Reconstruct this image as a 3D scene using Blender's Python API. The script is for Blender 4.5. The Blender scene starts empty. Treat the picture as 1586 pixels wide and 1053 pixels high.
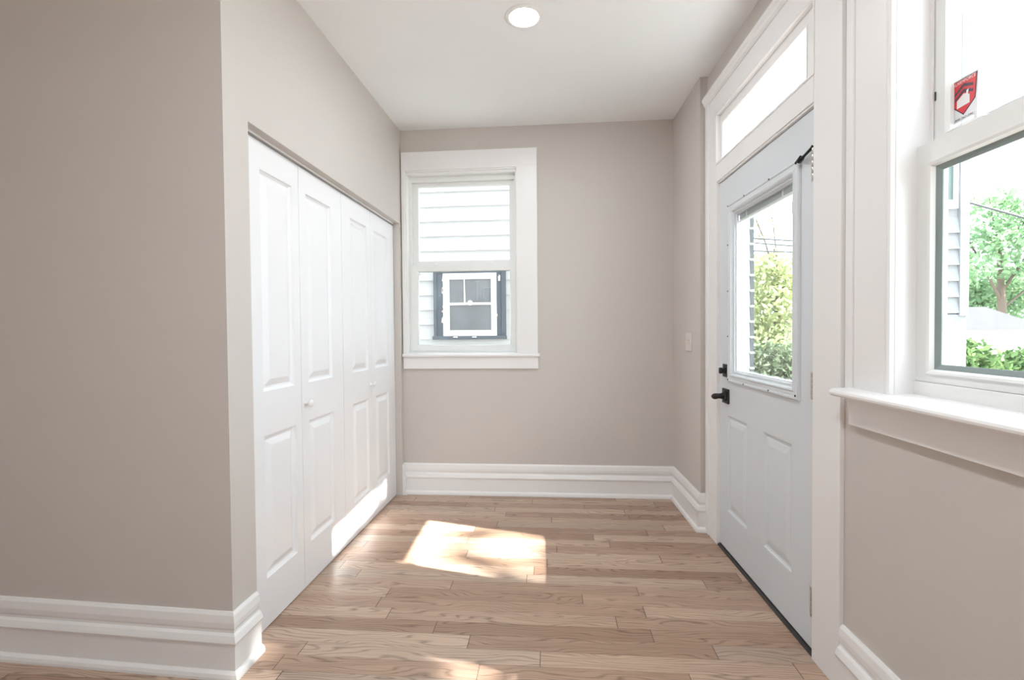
import bpy, bmesh, math, random
import numpy as np
from mathutils import Vector, Matrix

SC = bpy.context.scene
COL = SC.collection
random.seed(7)

# ------------------------------------------------------------------ camera
F_PX, W_PX = 747.92, 1586.0
PITCH, ROLL, YAW, CAM_H = -0.0201, -0.0086, 0.0805, 1.2305


def cam_basis():
    def app(v):                      # world vector -> (right, forward, up) components
        x, y, z = v
        c, s = math.cos(YAW), math.sin(YAW)
        X = c * x + s * y; Y = -s * x + c * y
        c, s = math.cos(PITCH), math.sin(PITCH)
        Y2 = c * Y + s * z; Z2 = -s * Y + c * z
        c, s = math.cos(ROLL), math.sin(ROLL)
        return Vector((c * X + s * Z2, Y2, -s * X + c * Z2))
    M = Matrix((app((1, 0, 0)), app((0, 1, 0)), app((0, 0, 1)))).transposed()   # rows: right, forward, up
    return M[0].copy(), M[1].copy(), M[2].copy()


cam = bpy.data.cameras.new('camera')
cam.sensor_fit = 'HORIZONTAL'
cam.sensor_width = 36.0
cam.lens = F_PX / W_PX * 36.0
cam.clip_start = 0.02
cam.clip_end = 300
cam_o = bpy.data.objects.new('camera', cam)
COL.objects.link(cam_o)
right, fwd, up = cam_basis()
R3 = Matrix((right, up, -fwd)).transposed()
cam_o.matrix_world = Matrix.Translation((0, 0, CAM_H)) @ R3.to_4x4()
SC.camera = cam_o

# ------------------------------------------------------------------ world, sun, exposure
SKY = 3.5
SUN = 22.0
CAN = 135.0
CAN_FILL = 225.0  # strength of the added fill lamps out of view
world = bpy.data.worlds.new('sky')
SC.world = world
world.use_nodes = True
bg = world.node_tree.nodes['Background']
bg.inputs['Color'].default_value = (0.81, 0.915, 1.0, 1)
bg.inputs['Strength'].default_value = SKY

sun = bpy.data.lights.new('sun', 'SUN')
sun.energy = SUN
sun.color = (1.0, 0.965, 0.92)
sun.angle = math.radians(0.75)
sun_o = bpy.data.objects.new('sun', sun)
COL.objects.link(sun_o)
SUN_DIR = Vector((-1.005, 0.256, -1.0)).normalized()       # the way the light travels
sun_o.rotation_euler = SUN_DIR.to_track_quat('-Z', 'Y').to_euler()
sun_o.location = (12, -3, 14)

SC.view_settings.view_transform = 'Standard'
SC.view_settings.look = 'None'
SC.view_settings.exposure = 0.94
SC.view_settings.gamma = 1.0
SC.view_settings.use_curve_mapping = False
SC.cycles.max_bounces = 10
SC.cycles.diffuse_bounces = 6
SC.cycles.transparent_max_bounces = 24
SC.cycles.use_denoising = True
SC.cycles.sample_clamp_indirect = 8.0

# ------------------------------------------------------------------ plan of the room (metres)
D = 3.574                   # back wall
A, TL = 1.1187, 0.0129      # closet wall, slightly out of square
B, TR = 0.9282, -0.0247     # door wall, slightly out of square
ZC = 2.733
Y1 = 1.625                  # where the closet wall ends
XN = -A + (Y1 - D) * TL     # that corner's x
SN = -0.0426                # slope of the near wall
XF, YR = -3.2, -2.2         # far left and rear walls of the room


def FI(u, n, z): return (u, n, z)
def FL(u, n, z): return (-A + (u - D) * TL + n, u, z)
def FR(u, n, z): return (B + (u - D) * TR - n, u, z)
def FB(u, n, z): return (u, D - n, z)
def FN(u, n, z): return (u, Y1 + SN * (u - XN) - n, z)


# ------------------------------------------------------------------ materials
def srgb(r, g, b):
    def f(c):
        c /= 255.0
        return c / 12.92 if c <= 0.04045 else ((c + 0.055) / 1.055) ** 2.4
    return (f(r), f(g), f(b), 1)


def new_mat(name):
    m = bpy.data.materials.new(name)
    m.use_nodes = True
    return m, m.node_tree.nodes, m.node_tree.links, m.node_tree.nodes['Principled BSDF']


def paint(name, col, rough=0.5, bump=0.0, scale=180, var=0.015, spec=0.5, metal=0.0):
    m, N, L, P = new_mat(name)
    P.inputs['Roughness'].default_value = rough
    P.inputs['Metallic'].default_value = metal
    P.inputs['Specular IOR Level'].default_value = spec
    tc = N.new('ShaderNodeTexCoord')
    nz = N.new('ShaderNodeTexNoise'); nz.inputs['Scale'].default_value = 3.0; nz.inputs['Detail'].default_value = 4
    L.new(tc.outputs['Object'], nz.inputs['Vector'])
    mx = N.new('ShaderNodeMix'); mx.data_type = 'RGBA'
    mx.inputs['A'].default_value = tuple(c * (1 - var) for c in col[:3]) + (1,)
    mx.inputs['B'].default_value = tuple(min(1, c * (1 + var)) for c in col[:3]) + (1,)
    L.new(nz.outputs['Fac'], mx.inputs['Factor'])
    L.new(mx.outputs['Result'], P.inputs['Base Color'])
    if bump:
        n2 = N.new('ShaderNodeTexNoise'); n2.inputs['Scale'].default_value = scale; n2.inputs['Detail'].default_value = 3
        L.new(tc.outputs['Object'], n2.inputs['Vector'])
        b = N.new('ShaderNodeBump'); b.inputs['Strength'].default_value = bump; b.inputs['Distance'].default_value = 0.002
        L.new(n2.outputs['Fac'], b.inputs['Height'])
        L.new(b.outputs['Normal'], P.inputs['Normal'])
    return m


def glass_mat(name, tint=(0.97, 0.985, 0.98), refl=1.0):
    m, N, L, P = new_mat(name)
    N.remove(P)
    out = N['Material Output']
    tr = N.new('ShaderNodeBsdfTransparent'); tr.inputs['Color'].default_value = tint + (1,)
    gl = N.new('ShaderNodeBsdfGlossy'); gl.inputs['Roughness'].default_value = 0.02
    lw = N.new('ShaderNodeLayerWeight'); lw.inputs['Blend'].default_value = 0.5
    pw = N.new('ShaderNodeMath'); pw.operation = 'POWER'; pw.inputs[1].default_value = 5.0     # Schlick
    L.new(lw.outputs['Facing'], pw.inputs[0])
    ml = N.new('ShaderNodeMath'); ml.operation = 'MULTIPLY_ADD'; ml.inputs[1].default_value = 0.96 * refl; ml.inputs[2].default_value = 0.03 * refl
    L.new(pw.outputs[0], ml.inputs[0])
    mx = N.new('ShaderNodeMixShader')
    L.new(ml.outputs[0], mx.inputs['Fac'])
    L.new(tr.outputs[0], mx.inputs[1]); L.new(gl.outputs[0], mx.inputs[2])
    L.new(mx.outputs[0], out.inputs['Surface'])
    return m


def emit_mat(name, col, s):
    m, N, L, P = new_mat(name)
    P.inputs['Base Color'].default_value = (0.9, 0.9, 0.9, 1)
    P.inputs['Emission Color'].default_value = col
    P.inputs['Emission Strength'].default_value = s
    return m


def leaf_mat(name, c1, c2, trans=0.45):
    m, N, L, P = new_mat(name)
    N.remove(P)
    out = N['Material Output']
    geo = N.new('ShaderNodeNewGeometry')
    mx = N.new('ShaderNodeMix'); mx.data_type = 'RGBA'
    mx.inputs['A'].default_value = c1; mx.inputs['B'].default_value = c2
    L.new(geo.outputs['Random Per Island'], mx.inputs['Factor'])
    d = N.new('ShaderNodeBsdfDiffuse'); t = N.new('ShaderNodeBsdfTranslucent')
    L.new(mx.outputs['Result'], d.inputs['Color']); L.new(mx.outputs['Result'], t.inputs['Color'])
    ms = N.new('ShaderNodeMixShader'); ms.inputs['Fac'].default_value = trans
    L.new(d.outputs[0], ms.inputs[1]); L.new(t.outputs[0], ms.inputs[2])
    L.new(ms.outputs[0], out.inputs['Surface'])
    return m


def oak_floor():
    m, N, L, P = new_mat('oak_floor')
    WB = 0.083
    tc = N.new('ShaderNodeTexCoord')
    sp = N.new('ShaderNodeSeparateXYZ'); L.new(tc.outputs['Object'], sp.inputs[0])

    def math_(op, a, b=None, c=None):
        n = N.new('ShaderNodeMath'); n.operation = op
        for i, v in enumerate((a, b, c)):
            if v is None: continue
            if isinstance(v, (int, float)): n.inputs[i].default_value = v
            else: L.new(v, n.inputs[i])
        return n.outputs[0]
    yr = math_('DIVIDE', sp.outputs['Y'], WB)
    row = math_('FLOOR', yr)
    fy = math_('FRACT', yr)
    wn = N.new('ShaderNodeTexWhiteNoise'); wn.noise_dimensions = '1D'; L.new(row, wn.inputs['W'])
    ln = math_('MULTIPLY_ADD', wn.outputs['Value'], 0.55, 0.75)       # board length of this row
    xo = math_('MULTIPLY_ADD', wn.outputs['Value'], 37.3, 40.0)
    xr = math_('DIVIDE', math_('ADD', sp.outputs['X'], xo), ln)
    bid = math_('FLOOR', xr)
    fx = math_('FRACT', xr)
    cb = N.new('ShaderNodeCombineXYZ'); L.new(row, cb.inputs[0]); L.new(bid, cb.inputs[1])
    w2 = N.new('ShaderNodeTexWhiteNoise'); w2.noise_dimensions = '3D'; L.new(cb.outputs[0], w2.inputs['Vector'])
    ramp = N.new('ShaderNodeValToRGB')
    e = ramp.color_ramp.elements
    e[0].position = 0.0; e[0].color = srgb(*FLOOR_C[0])
    e[1].position = 1.0; e[1].color = srgb(*FLOOR_C[3])
    for p_, c_ in ((0.35, FLOOR_C[1]), (0.7, FLOOR_C[2])):
        k = e.new(p_); k.color = srgb(*c_)
    L.new(w2.outputs['Value'], ramp.inputs['Fac'])
    # grain: coordinates stretched along the board and offset per board
    off = N.new('ShaderNodeVectorMath'); off.operation = 'SCALE'; off.inputs['Scale'].default_value = 13.0
    L.new(w2.outputs['Color'], off.inputs[0])
    gc = N.new('ShaderNodeVectorMath'); gc.operation = 'ADD'
    L.new(tc.outputs['Object'], gc.inputs[0]); L.new(off.outputs[0], gc.inputs[1])
    mp = N.new('ShaderNodeMapping'); mp.inputs['Scale'].default_value = (2.3, 11.5, 1.0)
    L.new(gc.outputs[0], mp.inputs['Vector'])
    nz = N.new('ShaderNodeTexNoise'); nz.inputs['Scale'].default_value = 1.3; nz.inputs['Detail'].default_value = 1.0
    L.new(mp.outputs[0], nz.inputs['Vector'])
    rings = math_('FRACT', math_('MULTIPLY_ADD', nz.outputs['Fac'], 9.0, math_('MULTIPLY', sp.outputs['Y'], 66.0)))  # contour lines of the noise give cathedral grain
    tri = math_('ABSOLUTE', math_('SUBTRACT', rings, 0.5))
    ring_m = N.new('ShaderNodeMapRange'); ring_m.inputs['From Min'].default_value = 0.27; ring_m.inputs['From Max'].default_value = 0.5
    L.new(tri, ring_m.inputs['Value'])
    mp2 = N.new('ShaderNodeMapping'); mp2.inputs['Scale'].default_value = (6.0, 210.0, 1.0)
    L.new(gc.outputs[0], mp2.inputs['Vector'])
    nf = N.new('ShaderNodeTexNoise'); nf.inputs['Scale'].default_value = 1.0; nf.inputs['Detail'].default_value = 3
    L.new(mp2.outputs[0], nf.inputs['Vector'])
    fine = N.new('ShaderNodeMapRange'); fine.inputs['From Min'].default_value = 0.45; fine.inputs['From Max'].default_value = 0.72
    L.new(nf.outputs['Fac'], fine.inputs['Value'])
    g = math_('ADD', math_('MULTIPLY', ring_m.outputs[0], math_('MULTIPLY_ADD', fine.outputs[0], 0.4, 0.6)), math_('MULTIPLY', fine.outputs[0], 0.34))
    g = math_('MINIMUM', g, 1.0)
    dark = N.new('ShaderNodeMix'); dark.data_type = 'RGBA'; dark.blend_type = 'MULTIPLY'
    dark.inputs['B'].default_value = (0.44, 0.43, 0.43, 1)
    L.new(math_('MULTIPLY', g, 0.95), dark.inputs['Factor']); L.new(ramp.outputs['Color'], dark.inputs['A'])
    # slow mottling inside a board
    mt = N.new('ShaderNodeTexNoise'); mt.inputs['Scale'].default_value = 5.0; mt.inputs['Detail'].default_value = 2
    L.new(gc.outputs[0], mt.inputs['Vector'])
    mot = N.new('ShaderNodeMix'); mot.data_type = 'RGBA'; mot.blend_type = 'MULTIPLY'
    mot.inputs['B'].default_value = (0.86, 0.88, 0.90, 1)
    L.new(mt.outputs['Fac'], mot.inputs['Factor']); L.new(dark.outputs['Result'], mot.inputs['A'])
    # seams
    sy = math_('MINIMUM', fy, math_('SUBTRACT', 1.0, fy))
    sx = math_('MINIMUM', fx, math_('SUBTRACT', 1.0, fx))
    s1 = math_('LESS_THAN', sy, 0.012)
    s2 = math_('LESS_THAN', sx, 0.0016)
    seam = math_('MAXIMUM', math_('MULTIPLY', s1, 0.45), math_('MULTIPLY', s2, 0.9))
    fin = N.new('ShaderNodeMix'); fin.data_type = 'RGBA'
    fin.inputs['B'].default_value = srgb(78, 60, 50)
    L.new(seam, fin.inputs['Factor']); L.new(mot.outputs['Result'], fin.inputs['A'])
    L.new(fin.outputs['Result'], P.inputs['Base Color'])
    rr = N.new('ShaderNodeMapRange'); rr.inputs['To Min'].default_value = 0.30; rr.inputs['To Max'].default_value = 0.44
    L.new(g, rr.inputs['Value']); L.new(rr.outputs[0], P.inputs['Roughness'])
    P.inputs['Specular IOR Level'].default_value = 0.45
    bp_ = N.new('ShaderNodeBump'); bp_.inputs['Strength'].default_value = 0.12; bp_.inputs['Distance'].default_value = 0.001
    L.new(math_('SUBTRACT', 1.0, math_('MAXIMUM', g, seam)), bp_.inputs['Height'])
    L.new(bp_.outputs['Normal'], P.inputs['Normal'])
    return m


FLOOR_C = [(166, 134, 113), (186, 154, 133), (206, 178, 157), (180, 158, 142)]
M = {}
M['wall'] = paint('greige_wall_paint', srgb(203, 197, 192), 0.75, 0.06, 220)
M['wall_pale'] = M['wall']
M['ceil'] = paint('ceiling_paint', srgb(240, 242, 244), 0.85, 0.05, 160)
M['trim'] = paint('white_semi_gloss', srgb(236, 235, 235), 0.35, 0.02, 60)
M['bifold'] = paint('white_closet_paint', srgb(236, 236, 238), 0.38, 0.03, 90)
M['door'] = paint('cool_white_door_paint', srgb(214, 219, 224), 0.4, 0.02, 90)
M['vinyl'] = paint('white_vinyl', srgb(234, 235, 234), 0.3)
M['gasket'] = paint('grey_gasket', srgb(136, 149, 148), 0.5)
M['black'] = paint('matte_black_metal', (0.012, 0.012, 0.013, 1), 0.38, metal=0.3)
M['dark'] = paint('dark_bronze', (0.03, 0.028, 0.026, 1), 0.5)
M['steel'] = paint('brushed_nickel', (0.55, 0.53, 0.5, 1), 0.35, metal=0.9)
M['floor'] = oak_floor()
M['glass'] = glass_mat('window_glass')
M['lens'] = emit_mat('lit_lens', (0.91, 0.97, 1.0, 1), CAN)
M['lens_fill'] = emit_mat('fill_lens', (0.91, 0.97, 1.0, 1), CAN_FILL)  # glow of the added fill lamps
M['blind'] = paint('grey_blind_slats', srgb(176, 180, 182), 0.6)
M['blind_white'] = paint('white_blind_rail', srgb(226, 229, 228), 0.5)
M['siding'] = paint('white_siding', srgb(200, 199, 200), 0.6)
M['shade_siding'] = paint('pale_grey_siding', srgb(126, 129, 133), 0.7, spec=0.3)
M['old_trim'] = paint('weathered_blue_grey_paint', srgb(92, 98, 106), 0.7, 0.2, 40, var=0.18)
M['sash_cream'] = paint('cream_sash_paint', srgb(232, 222, 218), 0.6)
M['pane_reflect'] = paint('grey_reflecting_pane', srgb(128, 130, 134), 0.12, var=0.3)  # opaque grey, lightened so the colour carries the pane's reflection
M['pane_green'] = paint('green_grey_window_pane', srgb(80, 98, 96), 0.2, var=0.12)
M['shingle'] = paint('grey_shingles', srgb(70, 70, 72), 0.95, 0.4, 30, var=0.15, spec=0.1)
M['grass'] = paint('gravel_ground', srgb(140, 139, 134), 0.95, 0.3, 20, var=0.2)
M['bark'] = paint('tree_bark', srgb(96, 84, 74), 0.9, 0.4, 30, var=0.2)
M['cable'] = paint('black_cable', (0.05, 0.055, 0.06, 1), 0.6)
M['fence'] = paint('weathered_fence_wood', srgb(112, 102, 92), 0.85, 0.3, 30, var=0.12)
M['leaf_yellow'] = leaf_mat('spring_leaves', srgb(188, 192, 146), srgb(150, 164, 122))
M['leaf_green'] = leaf_mat('summer_leaves', srgb(156, 180, 142), srgb(108, 142, 106))
M['leaf_hedge'] = leaf_mat('hedge_leaves', srgb(116, 140, 92), srgb(60, 86, 54), 0.3)
M['leaf_shrub'] = leaf_mat('pale_shrub_leaves', srgb(138, 150, 126), srgb(72, 90, 68), 0.3)
M['plate'] = paint('pale_switch_plastic', srgb(218, 211, 206), 0.4)
M['red'] = paint('sticker_red', srgb(222, 58, 66), 0.4)
M['ink'] = paint('sticker_ink', srgb(74, 62, 76), 0.4)
M['film'] = paint('sticker_film', srgb(232, 234, 236), 0.4)
M['white_ink'] = paint('sticker_white', srgb(240, 240, 240), 0.4)


# ------------------------------------------------------------------ mesh builder
class MB:
    def __init__(self, frame=FI):
        self.bm = bmesh.new()
        self.f = frame
        self.smooth = False

    def _map(self, verts):
        for v in verts:
            v.co = Vector(self.f(*v.co))

    def quad(self, *pts):
        vs = [self.bm.verts.new(self.f(*p)) for p in pts]
        self.bm.faces.new(vs)

    def box(self, u0, u1, n0, n1, z0, z1, bev=0.0, seg=2):
        t = bmesh.new()
        bmesh.ops.create_cube(t, size=1.0)
        for v in t.verts:
            v.co = Vector((u0 + (v.co.x + .5) * (u1 - u0), n0 + (v.co.y + .5) * (n1 - n0), z0 + (v.co.z + .5) * (z1 - z0)))
        if bev:
            bmesh.ops.bevel(t, geom=t.edges[:], offset=bev, segments=seg, profile=0.5, affect='EDGES')
        self.merge(t)
        return self

    def merge(self, t):
        mp = {}
        for v in t.verts:
            mp[v] = self.bm.verts.new(self.f(*v.co))
        for f in t.faces:
            try: self.bm.faces.new([mp[v] for v in f.verts])
            except ValueError: pass
        t.free()

    def tube(self, pts, r, seg=10, caps=True):
        pts = [Vector(p) for p in pts]
        rs = r if isinstance(r, (list, tuple)) else [r] * len(pts)
        t = bmesh.new(); rings = []
        for i, p in enumerate(pts):
            d = (pts[min(i + 1, len(pts) - 1)] - pts[max(i - 1, 0)]).normalized()
            a = d.orthogonal().normalized() if i == 0 else (a - d * a.dot(d)).normalized()
            b = d.cross(a)
            rings.append([t.verts.new(p + (a * math.cos(2 * math.pi * k / seg) + b * math.sin(2 * math.pi * k / seg)) * rs[i]) for k in range(seg)])
        for r0, r1 in zip(rings, rings[1:]):
            for k in range(seg):
                t.faces.new((r0[k], r0[(k + 1) % seg], r1[(k + 1) % seg], r1[k]))
        if caps:
            t.faces.new(rings[0][::-1]); t.faces.new(rings[-1])
        self.merge(t)
        return self

    def lathe(self, c, axis, prof, seg=24):
        """profile of (distance along axis, radius) about the point c; axis 0 u, 1 n, 2 z"""
        t = bmesh.new(); rings = []
        o = [(1, 2), (0, 2), (0, 1)][axis]
        for h, r in prof:
            ring = []
            for k in range(seg):
                p = [c[0], c[1], c[2]]
                p[axis] += h
                p[o[0]] += r * math.cos(2 * math.pi * k / seg)
                p[o[1]] += r * math.sin(2 * math.pi * k / seg)
                ring.append(t.verts.new(p))
            rings.append(ring)
        for r0, r1 in zip(rings, rings[1:]):
            for k in range(seg):
                t.faces.new((r0[k], r0[(k + 1) % seg], r1[(k + 1) % seg], r1[k]))
        t.faces.new(rings[0][::-1]); t.faces.new(rings[-1])
        self.merge(t)
        self.smooth = True
        return self

    def prism(self, poly, n0, n1):
        """polygon in (u, z) given thickness from n0 to n1"""
        a = [self.bm.verts.new(self.f(u, n0, z)) for u, z in poly]
        b = [self.bm.verts.new(self.f(u, n1, z)) for u, z in poly]
        self.bm.faces.new(a); self.bm.faces.new(b[::-1])
        k = len(poly)
        for i in range(k):
            self.bm.faces.new((a[i], a[(i + 1) % k], b[(i + 1) % k], b[i]))
        return self

    def profile(self, prof, u0, u1):
        """polygon in (n, z) extruded along u"""
        a = [self.bm.verts.new(self.f(u0, n, z)) for n, z in prof]
        b = [self.bm.verts.new(self.f(u1, n, z)) for n, z in prof]
        self.bm.faces.new(a); self.bm.faces.new(b[::-1])
        k = len(prof)
        for i in range(k):
            self.bm.faces.new((a[i], a[(i + 1) % k], b[(i + 1) % k], b[i]))
        return self

    def profile_v(self, prof, z0, z1):
        """polygon in (u, n) extruded along z"""
        a = [self.bm.verts.new(self.f(u, n, z0)) for u, n in prof]
        b = [self.bm.verts.new(self.f(u, n, z1)) for u, n in prof]
        self.bm.faces.new(a); self.bm.faces.new(b[::-1])
        k = len(prof)
        for i in range(k):
            self.bm.faces.new((a[i], a[(i + 1) % k], b[(i + 1) % k], b[i]))
        return self

    def frame_rect(self, u0, u1, z0, z1, prof):
        """moulding round a rectangle: prof is a closed list of (inset, n)"""
        cor = [(u0, z0, 1, 1), (u1, z0, -1, 1), (u1, z1, -1, -1), (u0, z1, 1, -1)]
        rings = [[self.bm.verts.new(self.f(u + du * i, n, z + dz * i)) for i, n in prof] for u, z, du, dz in cor]
        k = len(prof)
        for c in range(4):
            r0, r1 = rings[c], rings[(c + 1) % 4]
            for i in range(k):
                self.bm.faces.new((r0[i], r0[(i + 1) % k], r1[(i + 1) % k], r1[i]))
        return self

    def wall(self, u0, u1, z0, z1, n0, n1, holes=(), panels=(), rings=()):
        """slab between n1 (back) and n0 (front) with rectangular holes, and raised panels pressed into the front"""
        us = sorted({u0, u1, *[h[i] for h in list(holes) + list(panels) for i in (0, 1)]})
        zs = sorted({z0, z1, *[h[i] for h in list(holes) + list(panels) for i in (2, 3)]})
        ins = lambda u, z, rs: any(r[0] < u < r[1] and r[2] < z < r[3] for r in rs)
        for a, b in zip(us, us[1:]):
            for c, d in zip(zs, zs[1:]):
                u, z = (a + b) / 2, (c + d) / 2
                if ins(u, z, holes): continue
                if not ins(u, z, panels):
                    self.quad((a, n0, c), (b, n0, c), (b, n0, d), (a, n0, d))
                self.quad((a, n1, c), (a, n1, d), (b, n1, d), (b, n1, c))
        for h in list(holes) + [(u0, u1, z0, z1)]:
            a, b, c, d = h
            E_ = [((a, c), (b, c)), ((b, c), (b, d)), ((b, d), (a, d)), ((a, d), (a, c))]
            for (p, q), (r, s) in E_:
                if q == s and q == z0 and (h[:4] != (u0, u1, z0, z1) or any(k_[2] == z0 for k_ in holes)): continue   # open at the floor
                self.quad((p, n0, q), (r, n0, s), (r, n1, s), (p, n1, q))
        for a, b, c, d in panels:
            prev = (a, b, c, d, n0)
            for i, dn in rings:
                cur = (a + i, b - i, c + i, d - i, n0 + dn)
                P0 = [(prev[0], prev[4], prev[2]), (prev[1], prev[4], prev[2]), (prev[1], prev[4], prev[3]), (prev[0], prev[4], prev[3])]
                P1 = [(cur[0], cur[4], cur[2]), (cur[1], cur[4], cur[2]), (cur[1], cur[4], cur[3]), (cur[0], cur[4], cur[3])]
                for k in range(4):
                    self.quad(P0[k], P0[(k + 1) % 4], P1[(k + 1) % 4], P1[k])
                prev = cur
            self.quad((prev[0], prev[4], prev[2]), (prev[1], prev[4], prev[2]), (prev[1], prev[4], prev[3]), (prev[0], prev[4], prev[3]))
        return self

    def build(self, name, mat, parent=None, loc=None):
        bmesh.ops.remove_doubles(self.bm, verts=self.bm.verts[:], dist=1e-5)
        bmesh.ops.recalc_face_normals(self.bm, faces=self.bm.faces[:])
        o0 = ROOT_AT.get(parent.name, Vector()) if parent else (Vector(loc) if loc else Vector())
        for v in self.bm.verts: v.co -= o0
        me = bpy.data.meshes.new(name)
        self.bm.to_mesh(me); self.bm.free()
        if self.smooth:
            me.polygons.foreach_set('use_smooth', [True] * len(me.polygons))
            try: me.set_sharp_from_angle(angle=math.radians(38))
            except Exception: pass
        me.materials.append(mat)
        o = bpy.data.objects.new(name, me)
        COL.objects.link(o)
        if parent:
            o.parent = parent
            ROOT_AT[o.name] = o0
        else:
            o.location = o0
            ROOT_AT[o.name] = o0
        return o


ROOT_AT = {}


def tag(o, label=None, cat=None, group=None, kind=None):
    if label: o['label'] = label
    if cat: o['category'] = cat
    if group: o['group'] = group
    if kind: o['kind'] = kind
    return o


def thing(name, label, cat, loc, group=None, kind=None):
    o = bpy.data.objects.new(name, None)
    o.empty_display_size = 0.1
    COL.objects.link(o)
    o.location = loc
    ROOT_AT[o.name] = Vector(loc)
    return tag(o, label, cat, group, kind)


def struct(mb, name, mat, label, cat, loc=None):
    return tag(mb.build(name, mat, None, loc), label, cat, kind='structure')


# ------------------------------------------------------------------ room shell
m = MB(); m.box(XF - .3, B + .35, YR - .3, D + .12, -.12, 0)
struct(m, 'floor', M['floor'], 'brown oak strip floor with boards running across the room', 'floor', (0, 0, 0))
m = MB(); m.box(XF - .3, B + .35, YR - .3, D + .12, ZC, ZC + .15)
struct(m, 'ceiling', M['ceil'], 'flat white ceiling', 'ceiling', (0, 0, ZC))

# closet wall with its opening; mitred where it meets the near wall
OY0, OY1, OZ = 1.765, 3.526, 2.033
m = MB(FL); m.wall(Y1, D, 0, ZC, 0, -.1, holes=[(OY0, OY1, 0, OZ)])
for v in m.bm.verts:
    if abs(v.co.y - Y1) < 1e-4 and abs(v.co.x - FL(Y1, -.1, 0)[0]) < 1e-3: v.co.y += .1
struct(m, 'wall_left', M['wall'], 'pale greige wall around the closet opening', 'wall')
m = MB(FN); m.wall(XF, XN, 0, ZC, 0, -.1)
for v in m.bm.verts:
    if abs(v.co.x - XN) < 1e-4 and v.co.y > Y1 + .05: v.co.x -= .1
struct(m, 'wall_near', M['wall'], 'taupe wall facing the viewer left of the closet corner', 'wall')
m = MB(); m.box(-6.0, B + .30, -6.0, D + .12, ZC + .15, 6.2)  # added mass, keeps part of the sky off the neighbour's siding
struct(m, 'sky_block_upper', M['siding'], 'added unseen block above the room, cutting sky light on the house next door', 'wall')
# closet interior
m = MB(); m.box(-2.0, -1.9, 1.75, D, 0, ZC)
struct(m, 'wall_closet', M['wall'], 'back wall inside the closet', 'wall')
W1 = (-1.085, -.245, 1.04, 2.43)                 # back window hole
m = MB(FB); m.wall(-2.1, B + .3, 0, ZC, 0, -.12, holes=[W1])
struct(m, 'wall_back', M['wall'], 'greige end wall with the small sash window', 'wall')
DO = (1.86, 2.825, 0, 2.425)                      # door and transom
W2 = (.56, 1.47, 1.02, 2.42)                     # right window
W4 = (-1.35, -.55, 1.02, 2.42)                   # opening added behind the viewer to let in fill daylight
m = MB(FR); m.wall(YR, D, 0, ZC, 0, -.14, holes=[DO, W2, W4])
m.box(3.0, D, -.02, .043, 0, ZC)                 # shallow pier in the far corner
struct(m, 'wall_right', M['wall'], 'greige wall with the entry door and the large window', 'wall')
m = MB(); m.box(XF - .1, B + .3, YR - .12, YR, 0, ZC)
struct(m, 'wall_rear', M['wall'], 'greige wall behind the viewer', 'wall')
m = MB(); m.wall(YR, Y1 + .2, 0, ZC, 0, 0.1)
m.bm.free()
m = MB(); m.box(XF - .1, XF, YR, Y1 + .2, 0, ZC)
struct(m, 'wall_far', M['wall'], 'greige side wall at the far left of the room', 'wall')


# ------------------------------------------------------------------ baseboards
BB = [(-.004, 0), (.034, 0), (.0345, .010), (.031, .021), (.022, .028), (.020, .030), (.020, .120), (.0255, .124), (.028, .132),
      (.0255, .140), (.020, .153), (.0115, .160), (.011, .168), (.0155, .178), (.0165, .196), (.0125, .222), (.006, .232), (-.004, .232)]


def baseboards(path, names):
    P = [Vector((p[0], p[1])) for p in path]
    T = [(P[i + 1] - P[i]).normalized() for i in range(len(P) - 1)]
    Nn = [Vector((t.y, -t.x)) for t in T]                       # room lies to the right of the path
    off = []
    for i in range(len(P)):
        if i == 0: off.append(Nn[0])
        elif i == len(P) - 1: off.append(Nn[-1])
        else:
            b = (Nn[i - 1] + Nn[i]).normalized()
            off.append(b / b.dot(Nn[i]))
    for i, nm in enumerate(names):
        if not nm: continue
        group = nm[0]
        mb = group
        ra = [mb.bm.verts.new((P[i].x + off[i].x * n, P[i].y + off[i].y * n, z)) for n, z in BB]
        rb = [mb.bm.verts.new((P[i + 1].x + off[i + 1].x * n, P[i + 1].y + off[i + 1].y * n, z)) for n, z in BB]
        mb.bm.faces.new(ra); mb.bm.faces.new(rb[::-1])
        k = len(BB)
        for j in range(k):
            mb.bm.faces.new((ra[j], ra[(j + 1) % k], rb[(j + 1) % k], rb[j]))


mbl, mbb, mbr, mbn, mbl2, mbw = MB(), MB(), MB(), MB(), MB(), MB()
pt = lambda f, u, n: f(u, n, 0)[:2]
baseboards([pt(FL, OY1 + .004, 0), (-A, D), (B - .043, D), pt(FR, 3.0, .043), pt(FR, 3.0, .0)],
           [(mbl,), (mbb,), (mbr,), (mbr,)])
baseboards([pt(FN, XF, 0), pt(FN, XN, 0), pt(FL, OY0 - .006, 0)], [(mbn,), (mbl2,)])
baseboards([pt(FR, 1.69, 0), pt(FR, YR, 0)], [(mbw,)])
struct(mbl, 'baseboard_corner', M['trim'], 'short stub of baseboard between closet and end wall', 'baseboard')
struct(mbb, 'baseboard_back', M['trim'], 'tall white baseboard along the end wall', 'baseboard')
struct(mbr, 'baseboard_pier', M['trim'], 'white baseboard wrapping the pier beside the door', 'baseboard')
struct(mbn, 'baseboard_near', M['trim'], 'tall white baseboard along the taupe wall at left', 'baseboard')
struct(mbl2, 'baseboard_left', M['trim'], 'short white baseboard at the near end of the closet', 'baseboard')
struct(mbw, 'baseboard_right', M['trim'], 'white baseboard below the large right window', 'baseboard')

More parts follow.
